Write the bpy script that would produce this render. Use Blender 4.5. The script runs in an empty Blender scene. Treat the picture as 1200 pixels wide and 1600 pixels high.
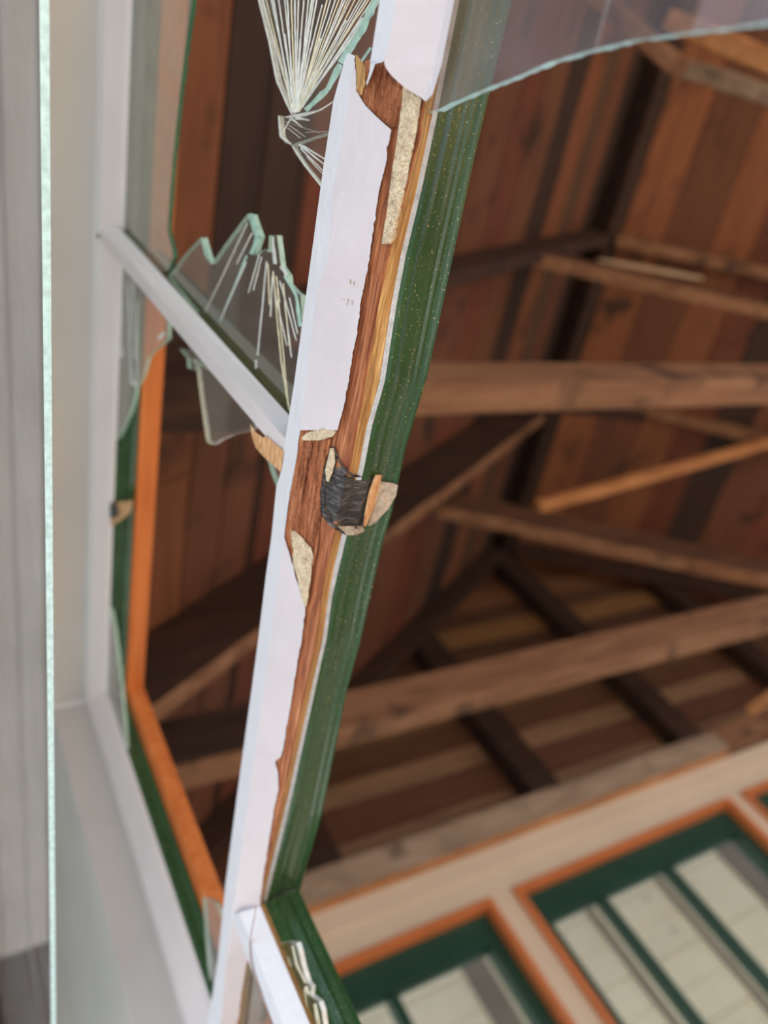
import bpy, bmesh, math, random
from mathutils import Vector, Matrix, noise
random.seed(7)
SC = bpy.context.scene
COL = SC.collection

# ------------------------------------------------------------------ camera
EYE = Vector((0, 0, 1.6))
F = 1247.79
AX = Vector((0.1945278, -0.8544288, -0.4820899))      # world X, Y, Z seen by the lens (right, down, forward)
AY = Vector((0.8586006, -0.0893430, 0.5047999))
AZ = Vector((-0.4743865, -0.5121203, 0.7162336))
cd = bpy.data.cameras.new('camera')
cam = bpy.data.objects.new('camera', cd)
COL.objects.link(cam)
cam.matrix_world = Matrix((
    (AX[0], -AX[1], -AX[2], EYE[0]),
    (AY[0], -AY[1], -AY[2], EYE[1]),
    (AZ[0], -AZ[1], -AZ[2], EYE[2]),
    (0, 0, 0, 1)))
cd.sensor_fit = 'AUTO'
cd.sensor_width = 36
cd.lens = 36 * F / 1600
cd.clip_start = 0.005
cd.dof.use_dof = True
cd.dof.focus_distance = 0.335
cd.dof.aperture_fstop = 5.6
SC.camera = cam

# ------------------------------------------------------------------ light
w = bpy.data.worlds.new('sky')
SC.world = w
w.use_nodes = True
wn = w.node_tree
bg = wn.nodes['Background']
bg.inputs['Color'].default_value = (0.66, 0.80, 1.0, 1)
bg.inputs['Strength'].default_value = 1.0
geo = wn.nodes.new('ShaderNodeTexCoord')
dp = wn.nodes.new('ShaderNodeVectorMath')
dp.operation = 'DOT_PRODUCT'
dp.inputs[1].default_value = (0.93, 0.05, 0.36)
wn.links.new(geo.outputs['Generated'], dp.inputs[0])
mrs = wn.nodes.new('ShaderNodeMapRange')
mrs.inputs['From Min'].default_value = -0.3
mrs.inputs['From Max'].default_value = 1.0
mrs.inputs['To Min'].default_value = 0.75
mrs.inputs['To Max'].default_value = 2.0
wn.links.new(dp.outputs['Value'], mrs.inputs['Value'])
wn.links.new(mrs.outputs['Result'], bg.inputs['Strength'])
sd = bpy.data.lights.new('sun', 'SUN')
sd.energy = 7.0
sd.angle = math.radians(0.6)
sd.color = (1.0, 0.93, 0.82)
sun = bpy.data.objects.new('sun', sd)
COL.objects.link(sun)
sun.rotation_euler = Vector((-0.78, -0.10, -0.62)).to_track_quat('-Z', 'Y').to_euler()
SC.view_settings.view_transform = 'Standard'
SC.view_settings.look = 'None'
SC.view_settings.gamma = 1
SC.view_settings.use_curve_mapping = False
SC.view_settings.exposure = 0.35

# ------------------------------------------------------------------ helpers
D = 0.16          # distance from the lens to the outer face of the sash


def ray(u, v):
    c = Vector((u - 600, v - 800, F))
    return Vector((AX.dot(c), AY.dot(c), AZ.dot(c)))


def PY(u, v, y):
    d = ray(u, v)
    return EYE + d * (y / d.y)


def PX(u, v, x):
    d = ray(u, v)
    return EYE + d * (x / d.x)


def W(x, y, z):
    return Vector((x, y, z + 1.6))


def lerp(a, b, t):
    return a + (b - a) * t


def pin(poly, v):
    """x of a traced edge at row v"""
    if v <= poly[0][1]:
        (x0, y0), (x1, y1) = poly[0], poly[1]
    elif v >= poly[-1][1]:
        (x0, y0), (x1, y1) = poly[-2], poly[-1]
    else:
        for i in range(len(poly) - 1):
            if poly[i][1] <= v <= poly[i + 1][1]:
                (x0, y0), (x1, y1) = poly[i], poly[i + 1]
                break
    if y1 == y0:
        return x1
    return x0 + (x1 - x0) * (v - y0) / (y1 - y0)


def mk(name, verts, faces, mats, parent=None, midx=None, smooth=False, cols=None):
    me = bpy.data.meshes.new(name)
    me.from_pydata([tuple(v) for v in verts], [], faces)
    if not isinstance(mats, (list, tuple)):
        mats = [mats]
    for m in mats:
        me.materials.append(m)
    if midx:
        for p, i in zip(me.polygons, midx):
            p.material_index = i
    if smooth:
        for p in me.polygons:
            p.use_smooth = True
    if cols:
        ca = me.color_attributes.new('tone', 'FLOAT_COLOR', 'CORNER')
        for p in me.polygons:
            for li in p.loop_indices:
                ca.data[li].color = (*cols[p.index], 1)
    bm = bmesh.new()
    bm.from_mesh(me)
    bmesh.ops.recalc_face_normals(bm, faces=bm.faces)
    bm.to_mesh(me)
    bm.free()
    o = bpy.data.objects.new(name, me)
    COL.objects.link(o)
    if parent:
        o.parent = parent
        bpy.context.view_layer.update()
        o.matrix_parent_inverse = parent.matrix_world.inverted()
    return o


def empty(name, loc, label=None, cat=None, group=None, kind=None):
    o = bpy.data.objects.new(name, None)
    COL.objects.link(o)
    o.location = loc
    o.empty_display_size = 0.02
    tag(o, label, cat, group, kind)
    return o


def tag(o, label=None, cat=None, group=None, kind=None):
    if label:
        o['label'] = label
    if cat:
        o['category'] = cat
    if group:
        o['group'] = group
    if kind:
        o['kind'] = kind
    return o


class MB:
    def __init__(self):
        self.v, self.f, self.m, self.c = [], [], [], []

    def hexa(self, p, mi=0, col=None):
        n = len(self.v)
        self.v += p
        for q in ((0, 1, 2, 3), (4, 7, 6, 5), (0, 4, 5, 1), (1, 5, 6, 2), (2, 6, 7, 3), (3, 7, 4, 0)):
            self.f.append(tuple(n + i for i in q))
            self.m.append(mi)
            self.c.append(col or (1, 1, 1))

    def box(self, x0, x1, y0, y1, z0, z1, mi=0, col=None):
        self.hexa([W(x0, y0, z0), W(x1, y0, z0), W(x1, y1, z0), W(x0, y1, z0),
                   W(x0, y0, z1), W(x1, y0, z1), W(x1, y1, z1), W(x0, y1, z1)], mi, col)

    def build(self, name, mats, parent=None, cols=False):
        return mk(name, self.v, self.f, mats, parent, self.m, False, self.c if cols else None)


# ------------------------------------------------------------------ materials
def newmat(name):
    m = bpy.data.materials.new(name)
    m.use_nodes = True
    nt = m.node_tree
    return m, nt, nt.nodes['Principled BSDF']


def N(nt, t, **kw):
    n = nt.nodes.new(t)
    for k, v in kw.items():
        setattr(n, k, v)
    return n


def ramp(nt, stops):
    r = N(nt, 'ShaderNodeValToRGB')
    e = r.color_ramp.elements
    while len(e) < len(stops):
        e.new(0.5)
    for el, (p, c) in zip(e, stops):
        el.position = p
        el.color = (*c, 1)
    return r


def paint(name, col, rough=0.45, var=0.05, scale=60, bump=0.15, speck=None, dirt=None, coat=0.0):
    m, nt, b = newmat(name)
    tc = N(nt, 'ShaderNodeTexCoord')
    no = N(nt, 'ShaderNodeTexNoise')
    no.inputs['Scale'].default_value = scale
    no.inputs['Detail'].default_value = 5
    nt.links.new(tc.outputs['Object'], no.inputs['Vector'])
    lo = tuple(max(0, c * (1 - var)) for c in col)
    hi = tuple(min(1, c * (1 + var)) for c in col)
    r = ramp(nt, [(0.3, lo), (0.7, hi)])
    nt.links.new(no.outputs['Fac'], r.inputs['Fac'])
    out = r.outputs['Color']
    for sp in (speck, dirt):
        if not sp:
            continue
        sc, lo_, hi_, c2 = sp
        n2 = N(nt, 'ShaderNodeTexNoise')
        n2.inputs['Scale'].default_value = sc
        n2.inputs['Detail'].default_value = 3
        nt.links.new(tc.outputs['Object'], n2.inputs['Vector'])
        r2 = ramp(nt, [(lo_, (0, 0, 0)), (hi_, (1, 1, 1))])
        nt.links.new(n2.outputs['Fac'], r2.inputs['Fac'])
        mx = N(nt, 'ShaderNodeMix', data_type='RGBA')
        nt.links.new(r2.outputs['Color'], mx.inputs['Factor'])
        nt.links.new(out, mx.inputs['A'])
        mx.inputs['B'].default_value = (*c2, 1)
        out = mx.outputs['Result']
    nt.links.new(out, b.inputs['Base Color'])
    b.inputs['Roughness'].default_value = rough
    b.inputs['Coat Weight'].default_value = coat
    bp = N(nt, 'ShaderNodeBump')
    bp.inputs['Strength'].default_value = bump
    bp.inputs['Distance'].default_value = 0.002
    nb = N(nt, 'ShaderNodeTexNoise')
    nb.inputs['Scale'].default_value = scale * 4
    nt.links.new(tc.outputs['Object'], nb.inputs['Vector'])
    nt.links.new(nb.outputs['Fac'], bp.inputs['Height'])
    nt.links.new(bp.outputs['Normal'], b.inputs['Normal'])
    return m


def wood(name, dark, mid, light, stretch=(2, 30, 30), scale=1.0, rough=0.7, bump=0.4, bdist=0.002,
         tone=False, knots=False, stain=None, rot=(0, 0, 0)):
    m, nt, b = newmat(name)
    tc = N(nt, 'ShaderNodeTexCoord')
    mp = N(nt, 'ShaderNodeMapping')
    mp.inputs['Scale'].default_value = tuple(s * scale for s in stretch)
    mp.inputs['Rotation'].default_value = rot
    nt.links.new(tc.outputs['Object'], mp.inputs['Vector'])
    no = N(nt, 'ShaderNodeTexNoise')
    no.inputs['Scale'].default_value = 3
    no.inputs['Detail'].default_value = 8
    no.inputs['Roughness'].default_value = 0.65
    no.inputs['Distortion'].default_value = 0.6
    nt.links.new(mp.outputs['Vector'], no.inputs['Vector'])
    r = ramp(nt, [(0.3, dark), (0.5, mid), (0.7, light)])
    nt.links.new(no.outputs['Fac'], r.inputs['Fac'])
    out = r.outputs['Color']
    if tone:
        at = N(nt, 'ShaderNodeVertexColor', layer_name='tone')
        mx = N(nt, 'ShaderNodeMix', data_type='RGBA', blend_type='MULTIPLY')
        mx.inputs['Factor'].default_value = 1
        nt.links.new(out, mx.inputs['A'])
        nt.links.new(at.outputs['Color'], mx.inputs['B'])
        out = mx.outputs['Result']
    if knots or stain:
        c2 = stain or (0.02, 0.012, 0.008)
        n2 = N(nt, 'ShaderNodeTexNoise')
        n2.inputs['Scale'].default_value = 7 if knots else 5
        n2.inputs['Detail'].default_value = 4
        nt.links.new(tc.outputs['Object'], n2.inputs['Vector'])
        r2 = ramp(nt, [(0.58, (0, 0, 0)), (0.72, (0.85, 0.85, 0.85))])
        nt.links.new(n2.outputs['Fac'], r2.inputs['Fac'])
        mx = N(nt, 'ShaderNodeMix', data_type='RGBA')
        nt.links.new(r2.outputs['Color'], mx.inputs['Factor'])
        nt.links.new(out, mx.inputs['A'])
        mx.inputs['B'].default_value = (*c2, 1)
        out = mx.outputs['Result']
    nt.links.new(out, b.inputs['Base Color'])
    b.inputs['Roughness'].default_value = rough
    bp = N(nt, 'ShaderNodeBump')
    bp.inputs['Strength'].default_value = bump
    bp.inputs['Distance'].default_value = bdist
    nt.links.new(no.outputs['Fac'], bp.inputs['Height'])
    nt.links.new(bp.outputs['Normal'], b.inputs['Normal'])
    return m


def glass(name, tint, dust=0.08, dustcol=(0.7, 0.72, 0.7), ior=1.5, dscale=40):
    m, nt, b = newmat(name)
    nt.nodes.remove(b)
    o = nt.nodes['Material Output']
    tr = N(nt, 'ShaderNodeBsdfTransparent')
    tr.inputs['Color'].default_value = (*tint, 1)
    gl = N(nt, 'ShaderNodeBsdfGlossy')
    gl.inputs['Roughness'].default_value = 0.03
    fr = N(nt, 'ShaderNodeFresnel')
    fr.inputs['IOR'].default_value = ior
    m1 = N(nt, 'ShaderNodeMixShader')
    ge = N(nt, 'ShaderNodeNewGeometry')
    mu = N(nt, 'ShaderNodeMath', operation='MULTIPLY')
    iv = N(nt, 'ShaderNodeMath', operation='SUBTRACT')
    iv.inputs[0].default_value = 1.0
    nt.links.new(ge.outputs['Backfacing'], iv.inputs[1])
    nt.links.new(fr.outputs['Fac'], mu.inputs[0])
    nt.links.new(iv.outputs[0], mu.inputs[1])
    m15 = N(nt, 'ShaderNodeMath', operation='MULTIPLY')
    m15.inputs[1].default_value = 1.6
    m15.use_clamp = True
    nt.links.new(mu.outputs[0], m15.inputs[0])
    nt.links.new(m15.outputs[0], m1.inputs['Fac'])
    nt.links.new(tr.outputs[0], m1.inputs[1])
    nt.links.new(gl.outputs[0], m1.inputs[2])
    df = N(nt, 'ShaderNodeBsdfDiffuse')
    df.inputs['Color'].default_value = (*dustcol, 1)
    tl = N(nt, 'ShaderNodeBsdfTranslucent')
    tl.inputs['Color'].default_value = (*dustcol, 1)
    ad = N(nt, 'ShaderNodeMixShader')
    ad.inputs['Fac'].default_value = 0.5
    nt.links.new(df.outputs[0], ad.inputs[1])
    nt.links.new(tl.outputs[0], ad.inputs[2])
    no = N(nt, 'ShaderNodeTexNoise')
    no.inputs['Scale'].default_value = dscale
    no.inputs['Detail'].default_value = 6
    tc = N(nt, 'ShaderNodeTexCoord')
    nt.links.new(tc.outputs['Object'], no.inputs['Vector'])
    mr = N(nt, 'ShaderNodeMapRange')
    mr.inputs['From Min'].default_value = 0.3
    mr.inputs['From Max'].default_value = 0.7
    mr.inputs['To Min'].default_value = dust * 0.6
    mr.inputs['To Max'].default_value = dust * 1.4
    nt.links.new(no.outputs['Fac'], mr.inputs['Value'])
    m2 = N(nt, 'ShaderNodeMixShader')
    nt.links.new(mr.outputs['Result'], m2.inputs['Fac'])
    nt.links.new(m1.outputs[0], m2.inputs[1])
    nt.links.new(ad.outputs[0], m2.inputs[2])
    nt.links.new(m2.outputs[0], o.inputs['Surface'])
    return m


def edge_glass(name, col, see=0.25):
    """rough broken edge of a sheet of glass: scatters the light it is given"""
    m, nt, b = newmat(name)
    o = nt.nodes['Material Output']
    b.inputs['Roughness'].default_value = 0.15
    tc = N(nt, 'ShaderNodeTexCoord')
    no = N(nt, 'ShaderNodeTexNoise')
    no.inputs['Scale'].default_value = 260
    nt.links.new(tc.outputs['Object'], no.inputs['Vector'])
    r = ramp(nt, [(0.3, tuple(c * 0.75 for c in col)), (0.65, col)])
    nt.links.new(no.outputs['Fac'], r.inputs['Fac'])
    nt.links.new(r.outputs['Color'], b.inputs['Base Color'])
    tr = N(nt, 'ShaderNodeBsdfTransparent')
    tr.inputs['Color'].default_value = (0.8, 0.95, 0.88, 1)
    mx = N(nt, 'ShaderNodeMixShader')
    mx.inputs['Fac'].default_value = see
    nt.links.new(b.outputs[0], mx.inputs[1])
    nt.links.new(tr.outputs[0], mx.inputs[2])
    nt.links.new(mx.outputs[0], o.inputs['Surface'])
    return m


M = {}
M['white'] = paint('white_gloss_paint', (0.72, 0.72, 0.74), 0.35, 0.03, 50, 0.25, speck=(900, 0.72, 0.76, (0.9, 0.9, 0.92)))
M['putty_paint'] = paint('white_paint_over_putty', (0.60, 0.555, 0.565), 0.5, 0.04, 40, 0.3)
M['grey_paint'] = paint('grey_white_frame_paint', (0.52, 0.50, 0.475), 0.5, 0.05, 12, 0.2)
M['rail_paint'] = paint('off_white_rail_paint', (0.68, 0.63, 0.63), 0.45, 0.04, 20, 0.2)
M['soffit'] = paint('soffit_paint', (0.40, 0.38, 0.35), 0.7, 0.12, 6, 0.3)
M['green'] = paint('dark_green_gloss_paint', (0.020, 0.070, 0.022), 0.27, 0.15, 25, 0.15, speck=(1100, 0.665, 0.70, (0.46, 0.43, 0.20)), coat=0.35)
M['green_far'] = paint('far_green_paint', (0.014, 0.062, 0.040), 0.4, 0.1, 10, 0.1)
M['orange_far'] = paint('orange_trim_paint', (0.62, 0.20, 0.06), 0.5, 0.08, 10, 0.1)
M['cream'] = paint('cream_wall_paint', (0.74, 0.64, 0.48), 0.7, 0.06, 3, 0.2)
M['siding'] = paint('pale_siding_paint', (0.92, 0.80, 0.60), 0.7, 0.05, 4, 0.15)
M['siding_shadow_nail'] = paint('brown_grey_shadow_nail', (0.22, 0.18, 0.14), 0.8, 0.1, 8, 0.1)  # colour of the imitated muntin shadows, shared by the nail heads
M['putty'] = paint('old_bare_putty', (0.92, 0.72, 0.48), 0.9, 0.18, 240, 1.5, dirt=(330, 0.6, 0.75, (0.45, 0.33, 0.18)))
M['bare_wood'] = wood('splintered_redwood', (0.09, 0.022, 0.008), (0.40, 0.125, 0.045), (0.72, 0.34, 0.15), (9, 230, 230), 1.0, 0.75, 1.0, 0.002)
M['gold_wood'] = wood('golden_rebate_wood', (0.16, 0.065, 0.018), (0.42, 0.22, 0.065), (0.74, 0.50, 0.20), (5, 200, 200), 1.0, 0.7, 0.7, 0.001)
M['pale_splinter'] = wood('fresh_split_wood', (0.33, 0.13, 0.04), (0.66, 0.36, 0.16), (0.85, 0.62, 0.36), (40, 160, 160), 1.0, 0.7, 0.8, 0.001)
M['char'] = wood('charred_wood', (0.006, 0.006, 0.006), (0.035, 0.033, 0.032), (0.24, 0.22, 0.20), (260, 30, 60), 1.0, 0.75, 1.0, 0.001)
M['ash'] = paint('grey_weathered_chip', (0.58, 0.50, 0.40), 0.9, 0.3, 260, 1.0)
M['trim_orange'] = wood('orange_stained_trim', (0.44, 0.11, 0.022), (0.60, 0.18, 0.045), (0.70, 0.25, 0.07), (1.5, 26, 26), 1.0, 0.45, 0.15)
M['truss'] = wood('rough_truss_timber', (0.14, 0.065, 0.033), (0.23, 0.118, 0.06), (0.31, 0.175, 0.10), (9, 1.2, 9), 1.0, 0.8, 0.5, 0.004, knots=True)
M['web_shade'] = wood('shaded_web_face', (0.06, 0.027, 0.014), (0.11, 0.05, 0.024), (0.16, 0.075, 0.035), (9, 1.2, 9), 1.0, 0.8, 0.5, 0.004)  # darker side faces: shade above the lit lower edge, put into colour
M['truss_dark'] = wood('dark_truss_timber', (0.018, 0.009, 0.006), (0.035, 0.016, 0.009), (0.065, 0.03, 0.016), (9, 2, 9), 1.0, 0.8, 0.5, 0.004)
M['brace'] = wood('orange_brown_brace', (0.35, 0.15, 0.05), (0.55, 0.26, 0.10), (0.68, 0.36, 0.15), (9, 2, 9), 1.0, 0.8, 0.4, 0.004)
M['plate'] = wood('weathered_plate_timber', (0.22, 0.16, 0.11), (0.36, 0.28, 0.20), (0.46, 0.37, 0.28), (9, 1.5, 9), 1.0, 0.85, 0.4, 0.004, knots=True)
M['sheath'] = wood('roof_sheathing', (0.55, 0.50, 0.48), (0.85, 0.82, 0.8), (1, 1, 1), (1.5, 12, 12), 1.0, 0.8, 0.4, 0.003, tone=True, knots=True)
M['gable'] = wood('gable_boards', (0.55, 0.5, 0.48), (0.85, 0.82, 0.8), (1, 1, 1), (12, 1.5, 12), 1.0, 0.8, 0.4, 0.003, tone=True)
M['floor'] = paint('warm_floor', (0.62, 0.36, 0.18), 0.8, 0.1, 3, 0.1)
M['ground'] = paint('pale_paving', (0.62, 0.57, 0.53), 0.9, 0.1, 3, 0.1)
M['glass'] = glass('window_glass', (0.93, 0.97, 0.95), 0.045, (0.62, 0.52, 0.46))
M['glass_clear'] = glass('clean_window_glass', (0.95, 0.98, 0.97), 0.02)
M['storm'] = glass('dusty_storm_glass', (0.93, 0.96, 0.94), 0.22, (0.62, 0.6, 0.56), dscale=25)
M['edge'] = edge_glass('pale_green_glass_edge', (0.55, 0.85, 0.72), 0.25)
M['edge_dark'] = edge_glass('dark_green_glass_edge', (0.03, 0.16, 0.09), 0.1)
M['edge_bright'] = edge_glass('bright_glass_edge', (0.66, 0.97, 1.0), 0.0)
M['crack'] = edge_glass('white_glass_fracture', (0.90, 0.93, 0.88), 0.2)
M['crack_warm'] = edge_glass('yellowish_glass_fracture', (0.92, 0.84, 0.58), 0.2)
M['edge_paint'] = paint('bluish_paint_line', (0.50, 0.56, 0.62), 0.6, 0.2, 200, 0.5)
M['metal'] = paint('storm_frame_metal', (0.5, 0.5, 0.5), 0.4)

# ------------------------------------------------------------------ ground and floor
mb = MB()
mb.box(-9, 9, -9, 0.0, -1.7, -1.6)
tag(mb.build('paving', M['ground']), 'pale paving outside below the broken window', 'paving', None, 'structure')
mb = MB()
mb.box(-1.9, 9, 0.21, 5.2, -1.7, -1.6)
tag(mb.build('floor', M['floor']), None, None, None, 'structure')

# ------------------------------------------------------------------ roof: sheathing boards on both slopes
RY, RZ, SL = 2.36, 2.40, 0.602


def roof_z(y):
    return RZ - SL * abs(y - RY)


XA, XB = -1.98, 2.4


def tone(r, g, b, k=1.0):
    return (r * k, g * k, b * k)


BR = (0.165, 0.068, 0.034)
OR = (0.25, 0.10, 0.042)
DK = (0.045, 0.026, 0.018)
RD = (0.17, 0.055, 0.028)
TN = (0.30, 0.17, 0.09)
OL = (0.10, 0.06, 0.032)
# board bands across the slopes: (y of far edge, tone)
bands = [(0.31, OR), (0.44, OR), (0.53, BR), (0.62, BR), (0.64, DK), (0.72, RD), (0.80, RD), (0.95, BR), (1.12, RD), (1.26, BR),
         (1.42, BR), (1.55, RD), (1.70, (0.16, 0.07, 0.035)), (1.84, DK), (1.98, OR), (2.08, OL), (2.22, BR), (2.36, DK),
         (2.46, DK), (2.60, OR), (2.76, BR), (2.90, OR), (3.02, RD), (3.16, DK), (3.32, BR), (3.46, RD), (3.62, OR),
         (3.80, BR), (3.98, RD), (4.16, OR), (4.34, BR), (4.52, DK), (4.8, BR), (5.0, RD)]
cm = MB()
y0 = 0.205
for k, (y1, c) in enumerate(bands):
    g = 0.004
    # each course is made of boards of different length with staggered joints
    xs = [XA, -0.50, 0.7, XB] if 0.4 < y0 < 0.75 else [XA, -1.2 + 0.8 * ((k * 0.618) % 1), 0.4 + 0.9 * ((k * 0.382) % 1), XB]
    for a, b in zip(xs[:-1], xs[1:]):
        kk = 0.88 + 0.24 * random.random()
        ct = DK if (0.44 < y0 + 0.001 < 0.62 and y1 > 0.45 and a > -0.6) or (y0 < 0.43 < y1 and False) else c
        t = 0.022 + 0.004 * random.random()
        p = []
        for z in (0, t):
            for (x, y) in ((a + 0.002, y0 + g / 2), (b - 0.002, y0 + g / 2), (b - 0.002, y1 - g / 2), (a + 0.002, y1 - g / 2)):
                p.append(W(x, y, roof_z(y) + z + (0.001 if z == 0 else 0)))
        cm.hexa(p, 0, tone(*ct, kk))
    y0 = y1
ceil_ = cm.build('ceiling', M['sheath'], cols=True)
tag(ceil_, None, None, None, 'structure')
# roof skin above the boards, so no daylight leaks between them
rk = MB()
for (a, b) in ((-0.45, RY), (RY, 5.0)):
    za, zb = roof_z(a) + 0.05, roof_z(b) + 0.05
    rk.hexa([W(XA - .04, a, za), W(XB, a, za), W(XB, b, zb), W(XA - .04, b, zb),
             W(XA - .04, a, za + .03), W(XB, a, za + .03), W(XB, b, zb + .03), W(XA - .04, b, zb + .03)])
tag(rk.build('trim_1', M['truss_dark']), None, None, None, 'structure')


def member(name, p, q, width, depth, m, parent, side=None, jit=0.003):
    """rough-sawn timber between two points; width runs along X, depth across the length"""
    d = (q - p).normalized()
    xw = Vector((1, 0, 0))
    n = d.cross(xw).normalized()
    xw = n.cross(d).normalized()
    if n.z < 0:
        n = -n
    segs = 10
    vs, fs, ms = [], [], []
    for i in range(segs + 1):
        c = p.lerp(q, i / segs)
        b = 0.004
        pr = [(-width / 2 + b, 0), (width / 2 - b, 0), (width / 2, b), (width / 2, depth - b),
              (width / 2 - b, depth), (-width / 2 + b, depth), (-width / 2, depth - b), (-width / 2, b)]
        for (a, h) in pr:
            j = jit * noise.noise(Vector((c.x * 7 + a * 40, c.y * 7, c.z * 7 + h * 30)))
            vs.append(c + xw * (a + j) + n * (h + j))
    for i in range(segs):
        for k in range(8):
            a = i * 8 + k
            b = i * 8 + (k + 1) % 8
            fs.append((a, b, b + 8, a + 8))
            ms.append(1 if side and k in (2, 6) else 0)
    fs.append(tuple(range(7, -1, -1)))
    fs.append(tuple(segs * 8 + k for k in range(8)))
    return mk(name, vs, fs, [m, side] if side else m, parent, (ms + [0, 0]) if side else None)


# unseen upper walls, added and left open below so light comes from beneath
er = MB()
er.box(XB - 0.02, XB + 0.03, -0.3, 4.9, 0.55, 1.0)
er.hexa([W(XB - 0.02, 0.22, 1.0), W(XB + 0.03, 0.22, 1.0), W(XB + 0.03, 4.6, 1.0), W(XB - 0.02, 4.6, 1.0),
         W(XB - 0.02, RY - 0.02, RZ), W(XB + 0.03, RY - 0.02, RZ), W(XB + 0.03, RY + 0.02, RZ), W(XB - 0.02, RY + 0.02, RZ)])
er.box(-1.9, XB, 4.75, 4.8, 0.45, 1.0)
tag(er.build('light_block_wall', M['truss_dark']), None, None, None, 'structure')

# ridge board
rb = MB()
rb.box(-1.9, XB, RY - 0.012, RY + 0.012, RZ - 0.10, RZ - 0.005)
tag(rb.build('ridge_board', M['truss_dark']), 'dark ridge board running under the peak of the plank roof', 'beam')

# roof trusses -------------------------------------------------------
H0 = 1.017
tr = empty('roof_truss', W(-0.47, 0.21, H0), 'nearest roof truss with wide pale tie beam level across mid picture', 'roof truss', 'wooden roof trusses')
member('tie_beam', W(-0.47, 0.215, H0), W(-0.47, 4.6, H0), 0.06, 0.10, M['truss'], tr)
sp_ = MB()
sp_.box(-0.505, -0.425, 0.225, 0.66, H0 - 0.012, H0 + 0.115)  # added dark board imitates wall shade on this end of the beam
sp_.build('shade_board', M['truss_dark'], tr)
p, q = PX(790, 396, -0.425), PX(1215, 493, -0.425)
d = (q - p).normalized()
wb = member('web_member', p - d * 0.01, q + d * 0.45, 0.04, 0.09, M['truss'], tr, M['web_shade'])
c0, c1 = PX(935, 405, -0.402), PX(1100, 434, -0.402)  # raised pale oval stands in for a patch of sunlight
dd = (c1 - c0).normalized()
nn = Vector((0, -dd.z, dd.y)) * 0.036
if nn.z < 0:
    nn = -nn
ov = []
for xo in (0.0, -0.003):
    for i in range(14):
        a = i * math.tau / 14
        rr = 1 + 0.25 * noise.noise(Vector((a, xo, 3)))
        ov.append((c0 + c1) / 2 + (c1 - c0) * 0.5 * math.cos(a) * rr + nn * math.sin(a) * rr + Vector((xo, 0, 0)))
pt = mk('sun_patch', ov, [tuple(range(14)), tuple(range(27, 13, -1))] + [(i, (i + 1) % 14, 14 + (i + 1) % 14, 14 + i) for i in range(14)], M['putty'], wb)
pt['label'] = 'pale painted sun patch on the brown board'
p, q = PX(1020, 387, -0.41), PX(1205, 437, -0.41)
d = (q - p).normalized()
member('rafter', W(-0.41, 2.37, roof_z(2.37) - 0.125), W(-0.41, 4.45, roof_z(4.45) - 0.125), 0.04, 0.09, M['truss'], tr)
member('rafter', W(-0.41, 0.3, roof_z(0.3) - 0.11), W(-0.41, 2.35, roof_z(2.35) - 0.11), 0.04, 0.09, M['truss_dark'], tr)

tr2 = empty('roof_truss', W(-1.25, 0.21, H0), 'second roof truss from the sash, its tie beam nearest the far wall', 'roof truss', 'wooden roof trusses')
member('tie_beam', W(-1.255, 0.215, H0), W(-1.255, 4.6, H0), 0.062, 0.105, M['truss'], tr2)
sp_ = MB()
sp_.box(-1.222, -1.205, 0.225, 0.72, H0 + 0.012, H0 + 0.115)  # added dark facing, the wall's shade on the second beam's near end
sp_.build('shade_board', M['truss_dark'], tr2)
member('rafter', PX(235, 1125, -1.05), PX(850, 655, -1.02), 0.045, 0.15, M['truss'], tr2, M['truss_dark'])
member('web_member', PX(682, 800, -1.19), PX(1230, 918, -1.19), 0.045, 0.13, M['truss'], tr2, M['web_shade'])
member('rafter', PX(880, 612, -1.07), PX(1240, 702, -1.07), 0.04, 0.08, M['truss'], tr2)

br = member('diagonal_brace', PX(845, 797, -1.16), PX(1230, 688, -1.06), 0.04, 0.035, M['brace'], None)
tag(br, 'bright orange brown diagonal brace rising to the right between the two tie beams', 'brace')
b2 = member('collar_board', PY(1050, 100, 1.62), PY(1260, 166, 1.75), 0.04, 0.05, M['plate'], None)
tag(b2, 'short grey brown board under the roof at top right', 'board')
b3 = member('collar_board', PY(900, -30, 1.36), PY(1062, 108, 1.50), 0.04, 0.05, M['truss'], None)
tag(b3, 'brown board slanting down from the top edge behind the curved glass', 'board')
b4 = member('roof_batten', PY(1040, 30, 1.55), PY(1260, 118, 1.60), 0.045, 0.02, M['brace'], None)
tag(b4, 'bright orange batten high at the top right corner', 'batten')
b5 = member('collar_board', PX(870, 636, -0.98), PX(1010, 655, -0.98), 0.04, 0.03, M['truss_dark'], None)
tag(b5, 'short dark board just below the nearest tie beam', 'board')
b6 = member('bare_stick', PY(1183, 1105, 2.2), PY(1290, 1030, 2.2), 0.03, 0.05, M['brace'], None)
tag(b6, 'end of an orange timber poking in at the right edge above the far wall', 'timber')

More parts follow.
